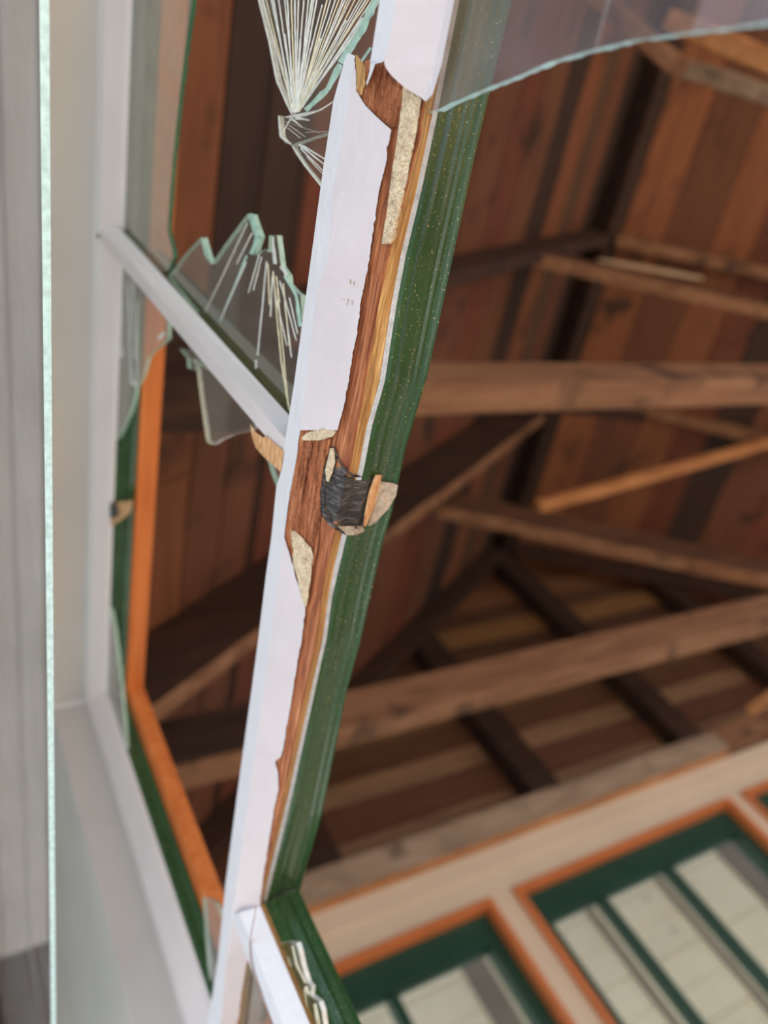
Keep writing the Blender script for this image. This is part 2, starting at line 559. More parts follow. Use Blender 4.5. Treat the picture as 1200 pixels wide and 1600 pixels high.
# ------------------------------------------------------------------ far wall (gable end) with its windows
L = 1.9
GX = -L
gb = MB()
zs = [0.60 * L, 0.64 * L, 0.70 * L, 0.745 * L, 0.80 * L, 0.87 * L, 0.93 * L, 0.985 * L, 1.04 * L, 1.09 * L, 1.15 * L, 1.21 * L, 1.30 * L]
zs[0] = 1.10
gc = [(0.30, 0.19, 0.12), (0.15, 0.07, 0.04), (0.33, 0.22, 0.13), (0.14, 0.07, 0.035), (0.20, 0.12, 0.05), (0.30, 0.18, 0.07),
      (0.10, 0.05, 0.025), (0.28, 0.16, 0.06), (0.12, 0.06, 0.03), (0.22, 0.11, 0.05), (0.14, 0.06, 0.03), (0.2, 0.1, 0.05)]
for k in range(len(zs) - 1):
    z0, z1 = zs[k], zs[k + 1]
    ya = max(0.1, RY - (RZ - z0) / SL - 0.25)
    yb = min(4.9, RY + (RZ - z0) / SL + 0.25)
    if yb <= ya:
        continue
    gb.box(GX - 0.07, GX - 0.05 + 0.006 * (k % 2), ya, yb, z0 + 0.002, z1 - 0.002, 0, gc[k])
tag(gb.build('wall_gable', M['gable'], cols=True), None, None, None, 'structure')
sheet = MB()
sheet.box(GX - 0.12, GX - 0.075, -0.1, 5.0, 1.0, 2.5)
tag(sheet.build('wall_gable_outer', M['truss_dark']), None, None, None, 'structure')

stud_labels = ['dark wall stud beside the sash at the left end of the far gable',
               'dark wall stud with pale splinter just right of the green sash bar',
               'dark wall stud in the middle of the far gable above the orange framed windows',
               'long dark wall stud under the ridge of the far gable',
               'dark wall stud right of the ridge on the far gable',
               'dark wall stud at the right edge of the far gable']
for k, y in enumerate((0.30, 0.86, 1.65, 2.35, 3.06, 3.78)):
    zt = roof_z(y) - 0.012
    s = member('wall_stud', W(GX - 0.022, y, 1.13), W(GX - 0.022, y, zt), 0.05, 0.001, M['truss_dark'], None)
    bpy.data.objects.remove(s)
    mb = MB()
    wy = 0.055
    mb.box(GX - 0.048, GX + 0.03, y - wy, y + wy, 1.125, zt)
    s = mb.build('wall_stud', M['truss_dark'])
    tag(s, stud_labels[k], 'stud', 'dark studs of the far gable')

for (ya, yb, lab) in ((0.22, 2.33, 'dark sloping end rafter on the left half of the far gable'),
                      (2.39, 4.5, 'dark sloping end rafter on the right half of the far gable')):
    s = member('end_rafter', W(GX + 0.055, ya, roof_z(ya) - 0.10), W(GX + 0.055, yb, roof_z(yb) - 0.10), 0.045, 0.085, M['truss_dark'], None)
    tag(s, lab, 'rafter')

# top plate: weathered side face and a raw orange arris below
tp = MB()
tp.box(GX - 0.10, GX + 0.02, 0.32, 2.46, 0.545 * L, 0.592 * L)
pl = tp.build('top_plate', [M['plate']])
tag(pl, 'weathered grey brown top plate lying along the far wall', 'beam')
tp = MB()
tp.box(GX - 0.10, GX + 0.02, 2.463, 4.3, 0.545 * L, 0.60 * L)
pl2 = tp.build('top_plate', [M['truss']])
tag(pl2, 'red brown end of the top plate at the right edge', 'beam')
e = MB()
e.box(GX - 0.02, GX + 0.022, 0.215, 2.44, 0.538 * L, 0.5445 * L)
tag(e.build('lath_strip', M['brace']), 'thin raw orange lath between top plate and cream wall', 'lath')

# cream wall around the openings
wl = MB()
yw = [(0.13, 0.66), (0.701, 1.192), (1.228, 1.72)]
zh = 0.465
wl.box(GX - 0.10, GX, 0.215, 4.7, zh * L, 0.537 * L)
wl.box(GX - 0.10, GX, 0.66 * L, 0.701 * L, -0.5, zh * L)
wl.box(GX - 0.10, GX, 1.192 * L, 1.228 * L, -0.5, zh * L)
wl.box(GX - 0.10, GX, 1.72 * L, 4.7, -0.5, zh * L)
wl.box(GX - 0.10, GX, 0.215, 4.7, -1.6, -0.5)
wl.box(GX, GX + 0.006, 0.215, 4.7, 0.503 * L, 0.536 * L)
tag(wl.build('wall_far', M['cream']), None, None, None, 'structure')


def far_window(idx, ya, yb, muntins, gt):
    e = empty('window_%d' % idx, W(GX, (ya + yb) / 2 * L, 0.0), None, None, None, 'structure')
    ya *= L
    yb *= L
    zt = zh * L
    zb = -0.5
    t = 0.020
    o = MB()
    o.box(GX - 0.02, GX + 0.014, ya, yb, zt - t, zt)
    o.box(GX - 0.02, GX + 0.014, ya, ya + t, zb, zt - t)
    o.box(GX - 0.02, GX + 0.014, yb - t, yb, zb, zt - t)
    o.build('orange_trim', M['orange_far'], e)
    s = MB()
    st = 0.045
    x0, x1 = GX - 0.06, GX - 0.02
    s.box(x0, x1, ya + t, yb - t, gt * L, zt - t)
    s.box(x0, x1, ya + t, ya + t + st, zb, gt * L)
    s.box(x0, x1, yb - t - st, yb - t, zb, gt * L)
    # glazing bead step
    s.box(x0 + 0.005, x1 - 0.015, ya + t + st, yb - t - st, gt * L - 0.008, gt * L)
    s.build('green_sash', M['green_far'], e)
    for a, b in muntins:
        mm = MB()
        mm.box(x0 + 0.004, x1 - 0.004, a * L, b * L, zb, gt * L - 0.008)
        mm.build('muntin', M['green_far'], e)
    pn = MB()
    pn.box(x0 + 0.012, x0 + 0.015, ya + t + st, yb - t - st, zb, gt * L)
    pn.build('pane', M['glass_clear'], e)
    return e


far_window(1, 0.17, 0.66, [(0.314, 0.328), (0.461, 0.475)], 0.413)
far_window(2, 0.701, 1.192, [(0.832, 0.846), (0.979, 0.994)], 0.413)
far_window(3, 1.228, 1.72, [(1.36, 1.374), (1.51, 1.524)], 0.413)

# neighbouring wall of pale boards close outside the far windows
SXX = GX - 1.2
nb = empty('board_wall', W(SXX, 1.5, -1.6), 'pale cream boarded wall with muntin shadows as dark strips seen through the far windows', 'wall')
sb = MB()
z = -1.6
k = 0
while z < 1.9:
    sb.box(SXX - 0.03, SXX - 0.003 * (k % 2), -0.6, 7.5, z + 0.0015, z + 0.1385)
    z += 0.14
    k += 1
sb.build('boards', M['siding'], nb)
for (u0, v0, u1, v1, wd) in ((913, 1407, 1050, 1600, 0.022), (1027, 1360, 1193, 1580, 0.022), (1128, 1317, 1225, 1417, 0.10), (742, 1510, 790, 1595, 0.07)):
    yc = PX((u0 + u1) / 2, (v0 + v1) / 2, SXX).y
    s = MB()
    s.box(SXX + 0.001, SXX + 0.008, yc - wd * 0.8, yc + wd * 0.8, -1.6, 1.86)  # dark strips modelled in place of muntin shadows on the boards
    s.build('batten', M['siding_shadow_nail'], nb)  # not a real batten: strip standing in for a muntin shadow
for (u, v) in ((1012, 1404), (1052, 1454)):
    c = PX(u, v, SXX)
    vs = [c + Vector((0.003, 0.007 * math.cos(a), 0.007 * math.sin(a))) for a in [i * math.pi / 4 for i in range(8)]]
    vs += [v_ + Vector((-0.006, 0, 0)) for v_ in vs]
    fs = [tuple(range(8)), tuple(range(15, 7, -1))] + [(i, (i + 1) % 8, 8 + (i + 1) % 8, 8 + i) for i in range(8)]
    mk('nail_head', vs, fs, M['siding_shadow_nail'], nb)

# ------------------------------------------------------------------ near wall: frame around the broken sash
hd = MB()
hd.box(-1.6, 1.2, 0.76 * D, 1.34 * D, 4.76 * D, 1.06)          # head and wall above it
hd.box(-1.6, -4.66 * D, 0.76 * D, 1.34 * D, -1.6, 4.76 * D)    # jamb and wall beside it
tag(hd.build('wall_front', M['grey_paint']), None, None, None, 'structure')
bd = MB()
for k in range(12):
    bd.box(-1.6, 1.2, -0.46 + 0.045 * k, -0.46 + 0.045 * (k + 1) - 0.002, 1.0 + 0.001 * (k % 2), 1.02)
tag(bd.build('soffit', M['soffit']), None, None, None, 'structure')
# caulk bead where jamb meets head
cb = MB()
cb.box(-4.66 * D, -4.64 * D, 0.77 * D, 0.995 * D, 4.735 * D, 4.76 * D)
tag(cb.build('trim_2', M['white']), None, None, None, 'structure')

# orange inner stop beads (head and side)
ob = empty('inner_trim', W(-4.3 * D, 1.26 * D, 4.4 * D), 'orange stained inner window trim framing the broken sash', 'window trim')
s = MB()
s.box(-4.33 * D, 1.2, 1.205 * D, 1.325 * D, 4.375 * D, 4.76 * D)
s.build('head_trim', M['trim_orange'], ob)
s = MB()
s.box(-4.66 * D, -4.33 * D + 0.0001, 1.205 * D, 1.325 * D, -0.5, 4.76 * D)
s.box(-4.33 * D, -4.25 * D, 1.215 * D, 1.325 * D, -0.5, 4.375 * D)
s.build('side_trim', M['trim_orange'], ob)

# ------------------------------------------------------------------ the broken sash
sash = empty('broken_window_sash', W(-2.3 * D, 1.1 * D, 2.0 * D), 'broken white and green multi pane window sash filling the foreground', 'window sash')

# top rail and side stile, mitred
prof = [(1.0, 4.76), (1.0, 4.63), (1.075, 4.52), (1.10, 4.50), (1.125, 4.46), (1.16, 4.455), (1.175, 4.42), (1.2, 4.40), (1.2, 4.76)]
prof_s = [(1.0, 4.66), (1.0, 4.56), (1.075, 4.375), (1.10, 4.36), (1.125, 4.35), (1.16, 4.35), (1.175, 4.34), (1.2, 4.33), (1.2, 4.66)]
mi_ = [0, 1, 1, 2, 2, 2, 2, 3, 3]
vs, fs, ms = [], [], []
n = len(prof)
for i in range(n):
    vs.append(W(1.2, prof[i][0] * D, prof[i][1] * D))
for i in range(n):
    vs.append(W(-prof_s[i][1] * D, prof_s[i][0] * D, prof[i][1] * D))
for i in range(n):
    j = (i + 1) % n
    fs.append((i, j, n + j, n + i))
    ms.append(mi_[i])
mk('top_rail', vs, fs, [M['white'], M['rail_paint'], M['green'], M['rail_paint']], sash, ms)
vs, fs, ms = [], [], []
for i in range(n):
    vs.append(W(-prof_s[i][1] * D, prof_s[i][0] * D, prof[i][1] * D))
for i in range(n):
    vs.append(W(-prof_s[i][1] * D, prof_s[i][0] * D, -0.5))
for i in range(n):
    j = (i + 1) % n
    fs.append((i, j, n + j, n + i))
    ms.append(mi_[i])
mk('side_stile', vs, fs, [M['rail_paint'], M['rail_paint'], M['green'], M['rail_paint']], sash, ms)

# --- main glazing bar, traced edges -------------------------------------
b0 = [(597, -160), (594, 0), (582, 92), (556, 100), (548, 118), (539, 132), (522, 157), (507, 259), (488, 400), (460, 600), (449, 667),
      (439, 739), (433, 760), (424.5, 840), (416, 900), (404, 1000), (394, 1075), (373, 1228), (353, 1381), (341, 1500), (325, 1600), (310, 1720)]
b1 = [(640, -160), (620, 0), (600, 98), (575, 108), (563, 130), (545, 165), (536, 220), (520, 300), (513, 400), (497, 450), (478, 600), (469, 675), (465, 707),
      (455, 760), (449, 797), (445, 835), (435, 900), (423, 1000), (415, 1053), (394, 1206), (376, 1337), (366, 1403), (352, 1520), (345, 1600), (333, 1720)]
b2 = [(722, -160), (702, 0), (682, 101), (661, 160), (655, 215), (632, 300), (604, 400), (586, 480), (566, 597), (556, 667), (545, 731), (520, 840),
      (511, 877), (501, 933), (493, 1000), (483, 1044), (457, 1171), (442, 1241), (428, 1307), (411, 1380), (406, 1410), (383, 1505), (371, 1600), (357, 1720)]
b3 = [(738, -160), (710, 0), (690, 101), (676, 176), (669, 210), (650, 300), (626, 400), (611, 480), (593, 597), (573, 667), (561, 731), (533, 840),
      (524, 877), (513, 933), (504, 1000), (494, 1044), (466, 1171), (451, 1241), (435, 1307), (416, 1386), (410, 1412), (388, 1505), (376, 1600), (362, 1720)]
b4 = [(x + (8 if y < 900 else 6), y) for x, y in b3]
b6 = [(840, -160), (800, 0), (768, 133), (742, 244), (708, 400), (668, 587), (634, 699), (621, 760), (613, 797), (596, 856), (586, 900),
      (564, 1000), (543, 1075), (503, 1272), (477, 1359), (470, 1388), (440, 1500), (415, 1600), (390, 1720)]
# columns: (boundary pair, fraction, Y/D, material of the strip that follows)
colsp = []
for s_ in (0, 0.5):
    colsp.append(((b0, b1), s_, 1.0, 0))
for i in range(8):
    colsp.append(((b1, b2), i / 8, 1.0 + 0.075 * i / 8, 1))
for i in range(5):
    colsp.append(((b2, b3), i / 5, 1.075 + 0.045 * i / 5, 2 if i < 1 else 3))
colsp.append(((b3, b4), 0, 1.12, 4))
gp = [(0, 1.135), (0.1, 1.146), (0.2, 1.160), (0.26, 1.185), (0.33, 1.197), (0.42, 1.210), (0.52, 1.226), (0.60, 1.240), (0.66, 1.250), (0.74, 1.258), (0.80, 1.268), (0.88, 1.277), (0.95, 1.284), (1, 1.29)]
for s_, y_ in gp:
    colsp.append(((b4, b6), s_, y_, 5))


def surfY(u, v):
    pu, py = None, None
    for (a, b), s_, y_, m_ in colsp:
        x = lerp(pin(a, v), pin(b, v), s_)
        if x >= u:
            if pu is None:
                return y_
            return lerp(py, y_, (u - pu) / max(1e-6, x - pu))
        pu, py = x, y_
    return py


def inside(poly, x, y):
    c = False
    j = len(poly) - 1
    for i in range(len(poly)):
        xi, yi = poly[i]
        xj, yj = poly[j]
        if (yi > y) != (yj > y) and x < (xj - xi) * (y - yi) / (yj - yi) + xi:
            c = not c
        j = i
    return c


hole = [(519, 708), (526, 724), (539, 742), (556, 750), (582, 749), (576, 775), (568, 812), (563, 828), (548, 828), (522, 815), (506, 797), (504, 771), (509, 743), (514, 724)]
vs, fs, ms, vi = [], [], [], {}
rows = [-160 + 5 * i for i in range(int(1880 / 5) + 1)]
nc = len(colsp)
for v in rows:
    first = last = None
    for ci, ((a, b), s_, y_, m_) in enumerate(colsp):
        u = lerp(pin(a, v), pin(b, v), s_)
        p = PY(u, v, y_ * D)
        if 3 <= ci <= 14:
            nz = noise.noise(Vector((p.x * 25, p.y * 900, p.z * 900)))
            p = p + (p - EYE).normalized() * (0.0006 + 0.0006 * nz)
        vs.append(p)
        if ci == 0:
            first = p
        last = p
    vs.append(last + Vector((0, 0, 0.05 * D)))
    vs.append(Vector((last.x, 1.14 * D, first.z + 0.05 * D)))
    vs.append(first + Vector((0, 0.05 * D, 0.01 * D)))
NC = nc + 3
for r in range(len(rows) - 1):
    for c in range(NC):
        a, b = r * NC + c, r * NC + (c + 1) % NC
        if c < nc - 1:
            um = sum(lerp(pin(colsp[k][0][0], v), pin(colsp[k][0][1], v), colsp[k][1]) for k in (c, c + 1) for v in (rows[r], rows[r + 1])) / 4
            if inside(hole, um, (rows[r] + rows[r + 1]) / 2):
                continue
        fs.append((a, b, b + NC, a + NC))
        m_ = colsp[c][3] if c < nc - 1 else 5
        ms.append(m_)
bar = mk('glazing_bar', vs, fs, [M['bare_wood'], M['bare_wood'], M['bare_wood'], M['gold_wood'], M['edge_paint'], M['green']], sash, ms)
tag(bar, 'long glazing bar split open to bare wood along its underside')


def jag(poly, amp, step, seed):
    """roughen a traced edge"""
    out = []
    v = poly[0][1]
    while v < poly[-1][1]:
        x = pin(poly, v)
        a = noise.noise(Vector((v * 0.11, seed, 0))) + 0.6 * noise.noise(Vector((v * 0.35, seed + 9, 0)))
        out.append((x + amp * a, v))
        v += step
    out.append(poly[-1])
    return out


def skin(name, left, right, v0, v1, m, parent, lift=0.0004, thick=0.0012, ncol=6, step=4, bumpf=None, topf=None, mats2=None, yf=None):
    """thin layer lying on the bar between two traced edges"""
    vs, fs, ms = [], [], []
    n = max(2, int((v1 - v0) / step) + 1)
    rws = [lerp(v0, v1, i / (n - 1)) for i in range(n)]
    K = ncol + 1
    for lay in (0, 1):
        for ri, v in enumerate(rws):
            a, b = pin(left, v), pin(right, v)
            if b < a:
                a = b = (a + b) / 2
            for c in range(K):
                t = c / ncol
                u = lerp(a, b, t)
                p = PY(u, v, (yf or surfY)(u, v) * D)
                dirn = (p - EYE).normalized()
                h = lift + thick
                if bumpf:
                    h += bumpf(u, v, t, ri / (n - 1))
                p = p - dirn * (h if lay == 0 else -0.0006)
                vs.append(p)
    B = n * K
    for r in range(n - 1):
        for c in range(ncol):
            a = r * K + c
            fs.append((a, a + 1, a + K + 1, a + K))
            fs.append((B + a, B + a + K, B + a + K + 1, B + a + 1))
        a = r * K
        fs.append((a, a + K, B + a + K, B + a))
        a = r * K + ncol
        fs.append((a, B + a, B + a + K, a + K))
    for c in range(ncol):
        fs.append((c, B + c, B + c + 1, c + 1))
        a = (n - 1) * K + c
        fs.append((a, a + 1, B + a + 1, B + a))
    return mk(name, vs, fs, m, parent, smooth=False)


# paint over the nose (outer edge) of the bar
n0A = [(597, -160), (593.5, 0), (582.5, 71), (579.5, 90), (575, 115), (572, 131)]
n1A = [(640, -160), (620, 0), (611, 50), (600.5, 97), (585, 100), (574, 128), (573, 131)]
skin('nose_paint', n0A, n1A, -160, 98, M['white'], bar, 0.003, 0.001, 3, yf=lambda u, v: 1.0)
skin('nose_paint', [(579, 96), (578, 110), (572, 132)], [(600, 96), (586, 100), (583, 110), (574, 132)], 96, 132, M['white'], bar, 0.003, 0.001, 3, yf=lambda u, v: 1.0)
n0B = [(543, 83), (539, 92), (521, 157), (505.5, 259), (486.5, 400), (459.5, 600), (448.5, 667), (438.5, 739), (432, 760), (424, 840),
       (415.5, 900), (403.5, 1000), (393.5, 1075), (372.5, 1228), (352.5, 1381), (340.5, 1500), (324.5, 1600), (309.5, 1720)]
n1B = [(546, 83), (554, 87), (549, 120), (545, 150), (530, 250), (520, 300), (513, 400), (497, 450), (478, 600), (469, 675), (466, 690), (465, 707), (459, 740),
       (455, 760), (449, 797), (445, 830), (443, 850), (435, 900), (423, 1000), (415, 1053), (394, 1206), (376, 1337), (366, 1403), (352, 1520), (345, 1600), (333, 1720)]
skin('nose_paint', n0B, n1B, 83, 1720, M['white'], bar, 0.0004, 0.001, 3, yf=lambda u, v: 1.0)


def yB(u, v):
    a, b = pin(n1B, v), pin(b2, v)
    return 1.0 + 0.075 * min(1.1, max(0, (u - a) / max(1, b - a)))


def yA(u, v):
    a, b = pin([(640, -160), (620, 0), (600, 98), (588, 160)], v), pin(b2, v)
    return 1.0 + 0.075 * min(1.0, max(0, (u - a) / max(1, b - a)))


# painted putty face: upper loose piece
rA = [(737, -160), (710, 0), (690, 101), (676, 148), (666, 158)]
lA = [(640, -160), (620, 0), (611, 50), (600, 98), (603, 106), (610, 116), (622, 128), (634, 138), (648, 146), (658, 152), (664, 158)]
sk = skin('painted_putty', lA, rA, -160, 158, M['putty_paint'], bar, 0.0034, 0.0012, 8, yf=yA)
tag(sk, 'upper broken piece of white painted putty')
# main piece between first tear and notch
lB = n1B
rB = [(554, 87), (555.5, 112), (557, 142), (571, 165), (590, 184), (611, 202), (608.5, 221), (604, 232), (605, 247), (601, 262), (592, 300), (579, 390),
      (574.5, 420), (567, 455), (564.5, 467), (558, 520), (550, 560), (544.5, 597), (536, 640), (529, 665), (527, 672)]
sk = skin('painted_putty', lB, jag(rB, 1.6, 3, 3.1), 87, 672, M['putty_paint'], bar, 0.0006, 0.0016, 10, step=3, yf=yB)
tag(sk, 'white painted putty peeled to a ragged edge above the notch')
rC = [(443, 838), (452, 865), (458, 885), (462, 900), (468, 922), (474, 936), (477, 944), (476, 962), (472, 1000), (468, 1015), (455, 1097), (440, 1180), (437, 1184), (430, 1190),
      (435, 1212), (435, 1232), (428, 1270), (420, 1316), (407, 1403), (405, 1430), (385, 1505), (371, 1600), (357, 1720)]
sk = skin('painted_putty', lB, jag(rC, 1.2, 3, 5.5), 838, 1720, M['putty_paint'], bar, 0.0005, 0.0014, 10, step=3, yf=yB)
tag(sk, 'long strip of white painted putty below the notch')
# cream bare putty: strip near the top, flake below the notch, lip above the notch
rough = lambda u, v, t, r: 0.0010 * noise.noise(Vector((u * 0.16, v * 0.16, 1))) + 0.0007 * math.sin(math.pi * t)
sk = skin('bare_putty', jag([(630, 132), (628, 160), (620, 220), (611, 280), (605, 330), (597, 375), (596, 379)], 1.2, 3, 1),
          jag([(640, 132), (658, 152), (655, 180), (650, 210), (640, 260), (628, 320), (618, 370), (612, 383)], 1.5, 3, 2), 134, 381, M['putty'], bar, 0.0010, 0.0012, 8, 3, rough)
tag(sk, 'rough cream strip of bare putty')
sk = skin('bare_putty', jag([(455, 829), (456, 846), (458, 862), (457, 878), (464, 900), (468, 920), (471, 934), (476, 948)], 1.5, 3, 7),
          jag([(460, 829), (470, 838), (480, 850), (487, 857), (489, 870), (486, 900), (482, 930), (479, 948)], 1.5, 3, 8), 829, 948, M['putty'], bar, 0.0022, 0.0008, 8, 3, rough)
tag(sk, 'rough cream flake of bare putty below the notch')
sk = skin('putty_lip', [(500, 670), (480, 676), (471, 684), (473, 688)], [(512, 670), (526, 673), (520, 682), (500, 688)], 670, 688, M['putty'], bar, 0.0012, 0.0008, 8, 2, rough)
# wooden splinter surface between the notch and the nose
sk = skin('splintered_wood', jag([(470, 686), (464, 710), (456, 755), (450, 795), (455, 825), (466, 850), (486, 860), (489, 885)], 2.0, 3, 4),
          jag([(518, 680), (514, 700), (505, 735), (500, 770), (501, 800), (500, 820), (497, 850), (491, 885)], 2.0, 3, 6), 686, 885, M['bare_wood'], bar, 0.0002, 0.0006, 26, 3,
          lambda u, v, t, r: 0.0032 * abs(noise.noise(Vector((u * 0.33 + v * 0.05, v * 0.014, 5)))))
tag(sk, 'torn red brown wood beside the notch')


# the notch itself: charred hollow mortise
def notch_depth(u, v, t, r):
    e = max(0, min(t, 1 - t) - 0.10) * 7
    f = max(0, min(r, 1 - r) - 0.09) * 7
    k = min(1, e) * min(1, f)
    return -0.008 * k * (0.75 + 0.25 * math.sin(3.0 * t)) + 0.0002 + 0.0006 * noise.noise(Vector((u * 0.3, v * 0.3, 2)))


sk = skin('charred_notch', [(517, 698), (510, 722), (502, 742), (498, 770), (500, 802), (516, 822), (540, 836)],
          [(523, 698), (532, 722), (545, 737), (560, 743), (588, 742), (578, 790), (570, 822), (562, 836)], 698, 836, M['char'], bar, 0.0002, 0.0004, 22, 3, notch_depth)
tag(sk, 'blackened notch where a broken bar was let in')
sk = skin('pale_chip', [(590, 752), (588, 770), (586, 790), (578, 812), (575, 822)], [(594, 752), (622, 756), (619, 775), (606, 796), (585, 818), (577, 822)], 752, 822, M['ash'], bar, 0.0004, 0.0010, 8, 3, rough)
tag(sk, 'pale grey chip of bare wood on the green bead')
skin('wood_splinter', [(586, 742), (576, 770), (570, 800), (567, 822)], [(597, 742), (592, 765), (584, 795), (572, 822)], 742, 822, M['pale_splinter'], bar, 0.001, 0.0020, 5, 3,
     lambda u, v, t, r: 0.0012 * abs(math.sin(t * 9)))
skin('chipped_filler', jag([(528, 822), (540, 834)], 1, 2, 3), [(566, 822), (570, 830), (552, 838), (546, 838)], 822, 836, M['ash'], bar, 0.0004, 0.0006, 5, 2, rough)
skin('gold_flake', [(516, 700), (508, 735), (510, 752)], [(522, 700), (524, 722), (518, 742), (514, 752)], 700, 752, M['putty'], bar, 0.0012, 0.0006, 4, 3, rough)
# exposed end grain in the first tear
sk = skin('splintered_wood', [(578, 98), (582, 120), (570, 140), (568, 160), (590, 182), (610, 198)], [(600, 98), (612, 118), (640, 140), (637, 160), (630, 180), (626, 198)], 98, 198, M['bare_wood'], bar, 0.0004, 0.0006, 26, 3,
          lambda u, v, t, r: 0.0030 * abs(noise.noise(Vector((u * 0.30 + v * 0.06, v * 0.012, 5)))))
skin('wood_sliver', [(555, 86), (557, 115), (558, 140), (562, 148)], [(558, 86), (571, 104), (571, 130), (565, 148)], 86, 148, M['gold_wood'], bar, 0.0002, 0.0005, 4, 3)


for (u, v, a, b) in ((546, 437, 3, 7), (552, 440, 2, 5), (536, 466, 3, 2), (543, 467, 2, 5), (541, 474, 4, 2), (549, 470, 3, 6)):
    skin('scuff_mark', [(u, v), (u + 0.4, v + b)], [(u + a * 0.6, v), (u + a * 0.7, v + b)], v, v + b, M['ash'], bar, 0.0026, 0.0001, 2, 2, yf=yB)


# --- loft between traced straight edges (for upright bars) ----------------
def upright(name, edges, mats, parent, n=1):
    """edges: list of ((u0,v0),(u1,v1),Y/D, mat of following strip)"""
    vs, fs, ms = [], [], []
    K = len(edges) + 2
    for i in range(n + 1):
        t = i / n
        for (p, q, y_, m_) in edges:
            vs.append(PY(lerp(p[0], q[0], t), lerp(p[1], q[1], t), y_ * D))
        a, b = vs[-1], vs[-len(edges)]
        vs.append(Vector((b.x, 1.20 * D, a.z)))
        vs.append(Vector((b.x, 1.05 * D, b.z)))
    for i in range(n):
        for c in range(K):
            a, b = i * K + c, i * K + (c + 1) % K
            fs.append((a, b, b + K, a + K))
            ms.append(edges[c][3] if c < len(edges) - 1 else 0)
    fs.append(tuple(range(K)))
    ms.append(0)
    fs.append(tuple(n * K + k for k in range(K - 1, -1, -1)))
    ms.append(0)
    return mk(name, vs, fs, mats, parent, ms)


um = upright('muntin', [((150, 368), (444, 716), 1.0, 0), ((160, 360), (450, 690), 1.0, 1), ((176, 344), (457, 655), 1.075, 2),
                        ((178, 343), (459, 654), 1.11, 2), ((184, 335), (465, 632), 1.20, 2), ((188, 325), (470, 610), 1.28, 2)],
             [M['rail_paint'], M['white'], M['green']], sash)
tag(um, 'white upright muntin above the split bar')
# torn wood at its foot
def flat_patch(name, poly, y_, m, parent, thick=0.0015, lift=0.0006, ridges=0.0):
    vs = []
    n = len(poly)
    for k, (u, v) in enumerate(poly):
        p = PY(u, v, y_ * D)
        vs.append(p - (p - EYE).normalized() * (lift + thick + ridges * (k % 2)))
    for u, v in poly:
        p = PY(u, v, y_ * D)
        vs.append(p + (p - EYE).normalized() * 0.001)
    fs = [tuple(range(n)), tuple(range(2 * n - 1, n - 1, -1))] + [(i, (i + 1) % n, n + (i + 1) % n, n + i) for i in range(n)]
    o = mk(name, vs, fs, m, parent)
    bm = bmesh.new()
    bm.from_mesh(o.data)
    bmesh.ops.triangulate(bm, faces=[f for f in bm.faces if len(f.verts) > 4])
    bm.to_mesh(o.data)
    bm.free()
    return o


sp = flat_patch('torn_splinter', [(391, 662), (400, 676), (412, 684), (416, 681), (426, 690), (438, 700), (444, 706), (441, 722), (439, 738), (428, 728), (414, 716), (400, 700), (394, 684)],
                0.998, M['pale_splinter'], um, 0.0008, 0.0004, 0.0006)
tag(sp, 'torn pale wood splinter at the foot of the muntin')

def drop(u, v, y_):
    """lower end of a plumb edge that starts at a traced point"""
    p = PY(u, v, y_ * D)
    q = Vector((p.x, p.y, 1.6 + 0.10))
    d = q - EYE
    c = Vector((AX[0] * d.x + AY[0] * d.y + AZ[0] * d.z, AX[1] * d.x + AY[1] * d.y + AZ[1] * d.z, AX[2] * d.x + AY[2] * d.y + AZ[2] * d.z))
    return (600 + F * c.x / c.z, 800 + F * c.y / c.z)


lm_e = [(360, 1428, 1.0, 0), (374, 1426, 1.0, 1), (407, 1416, 1.075, 3), (413, 1411, 1.115, 2), (428, 1404, 1.16, 2), (434, 1402, 1.18, 2),
        (446, 1397, 1.21, 2), (450, 1395, 1.235, 2), (459, 1392, 1.26, 2), (466, 1388, 1.285, 2)]
lm = upright('muntin', [((u, v), drop(u, v, y_), y_, m_) for u, v, y_, m_ in lm_e], [M['white'], M['white'], M['green'], M['gold_wood']], sash)
tag(lm, 'white and green upright muntin at the bottom, still holding jagged glass')
# hairline split in its paint
cr = [(401, 1415), (398, 1432), (394, 1450), (391, 1470), (391, 1492), (394, 1510), (402, 1535), (412, 1565), (424, 1598), (430, 1612)]
vs, fs = [], []
for i, (u, v) in enumerate(cr):
    t = (v - 1424) / 176
    y_ = 0.996
    for du in (-0.7, 0.7):
        p = PY(u + du, v, y_ * D)
        vs.append(p)
    vs.append(PY(u, v, y_ * D) + (PY(u, v, D) - EYE).normalized() * 0.0008)
for i in range(len(cr) - 1):
    a = i * 3
    fs += [(a, a + 1, a + 4, a + 3), (a + 1, a + 2, a + 5, a + 4), (a + 2, a, a + 3, a + 5)]
mk('paint_crack', vs, fs, M['bare_wood'], lm)

# broken mortise on the top rail where a muntin is gone
def yN(u, v):
    return 1.06


nt_ = flat_patch('broken_mortise', [(148, 790), (160, 796), (164, 783), (172, 787), (196, 783), (208, 782), (205, 800), (190, 812), (178, 820), (168, 822), (160, 815), (154, 800)], 1.09, M['pale_splinter'], sash, 0.002, 0.002, 0.002)
tag(nt_, 'small broken joint on the top rail')
flat_patch('mortise_hole', [(166, 788), (176, 784), (184, 790), (186, 804), (176, 811), (168, 802)], 1.085, M['char'], nt_, 0.0012, 0.004)

# ------------------------------------------------------------------ broken glass
GY = 1.10


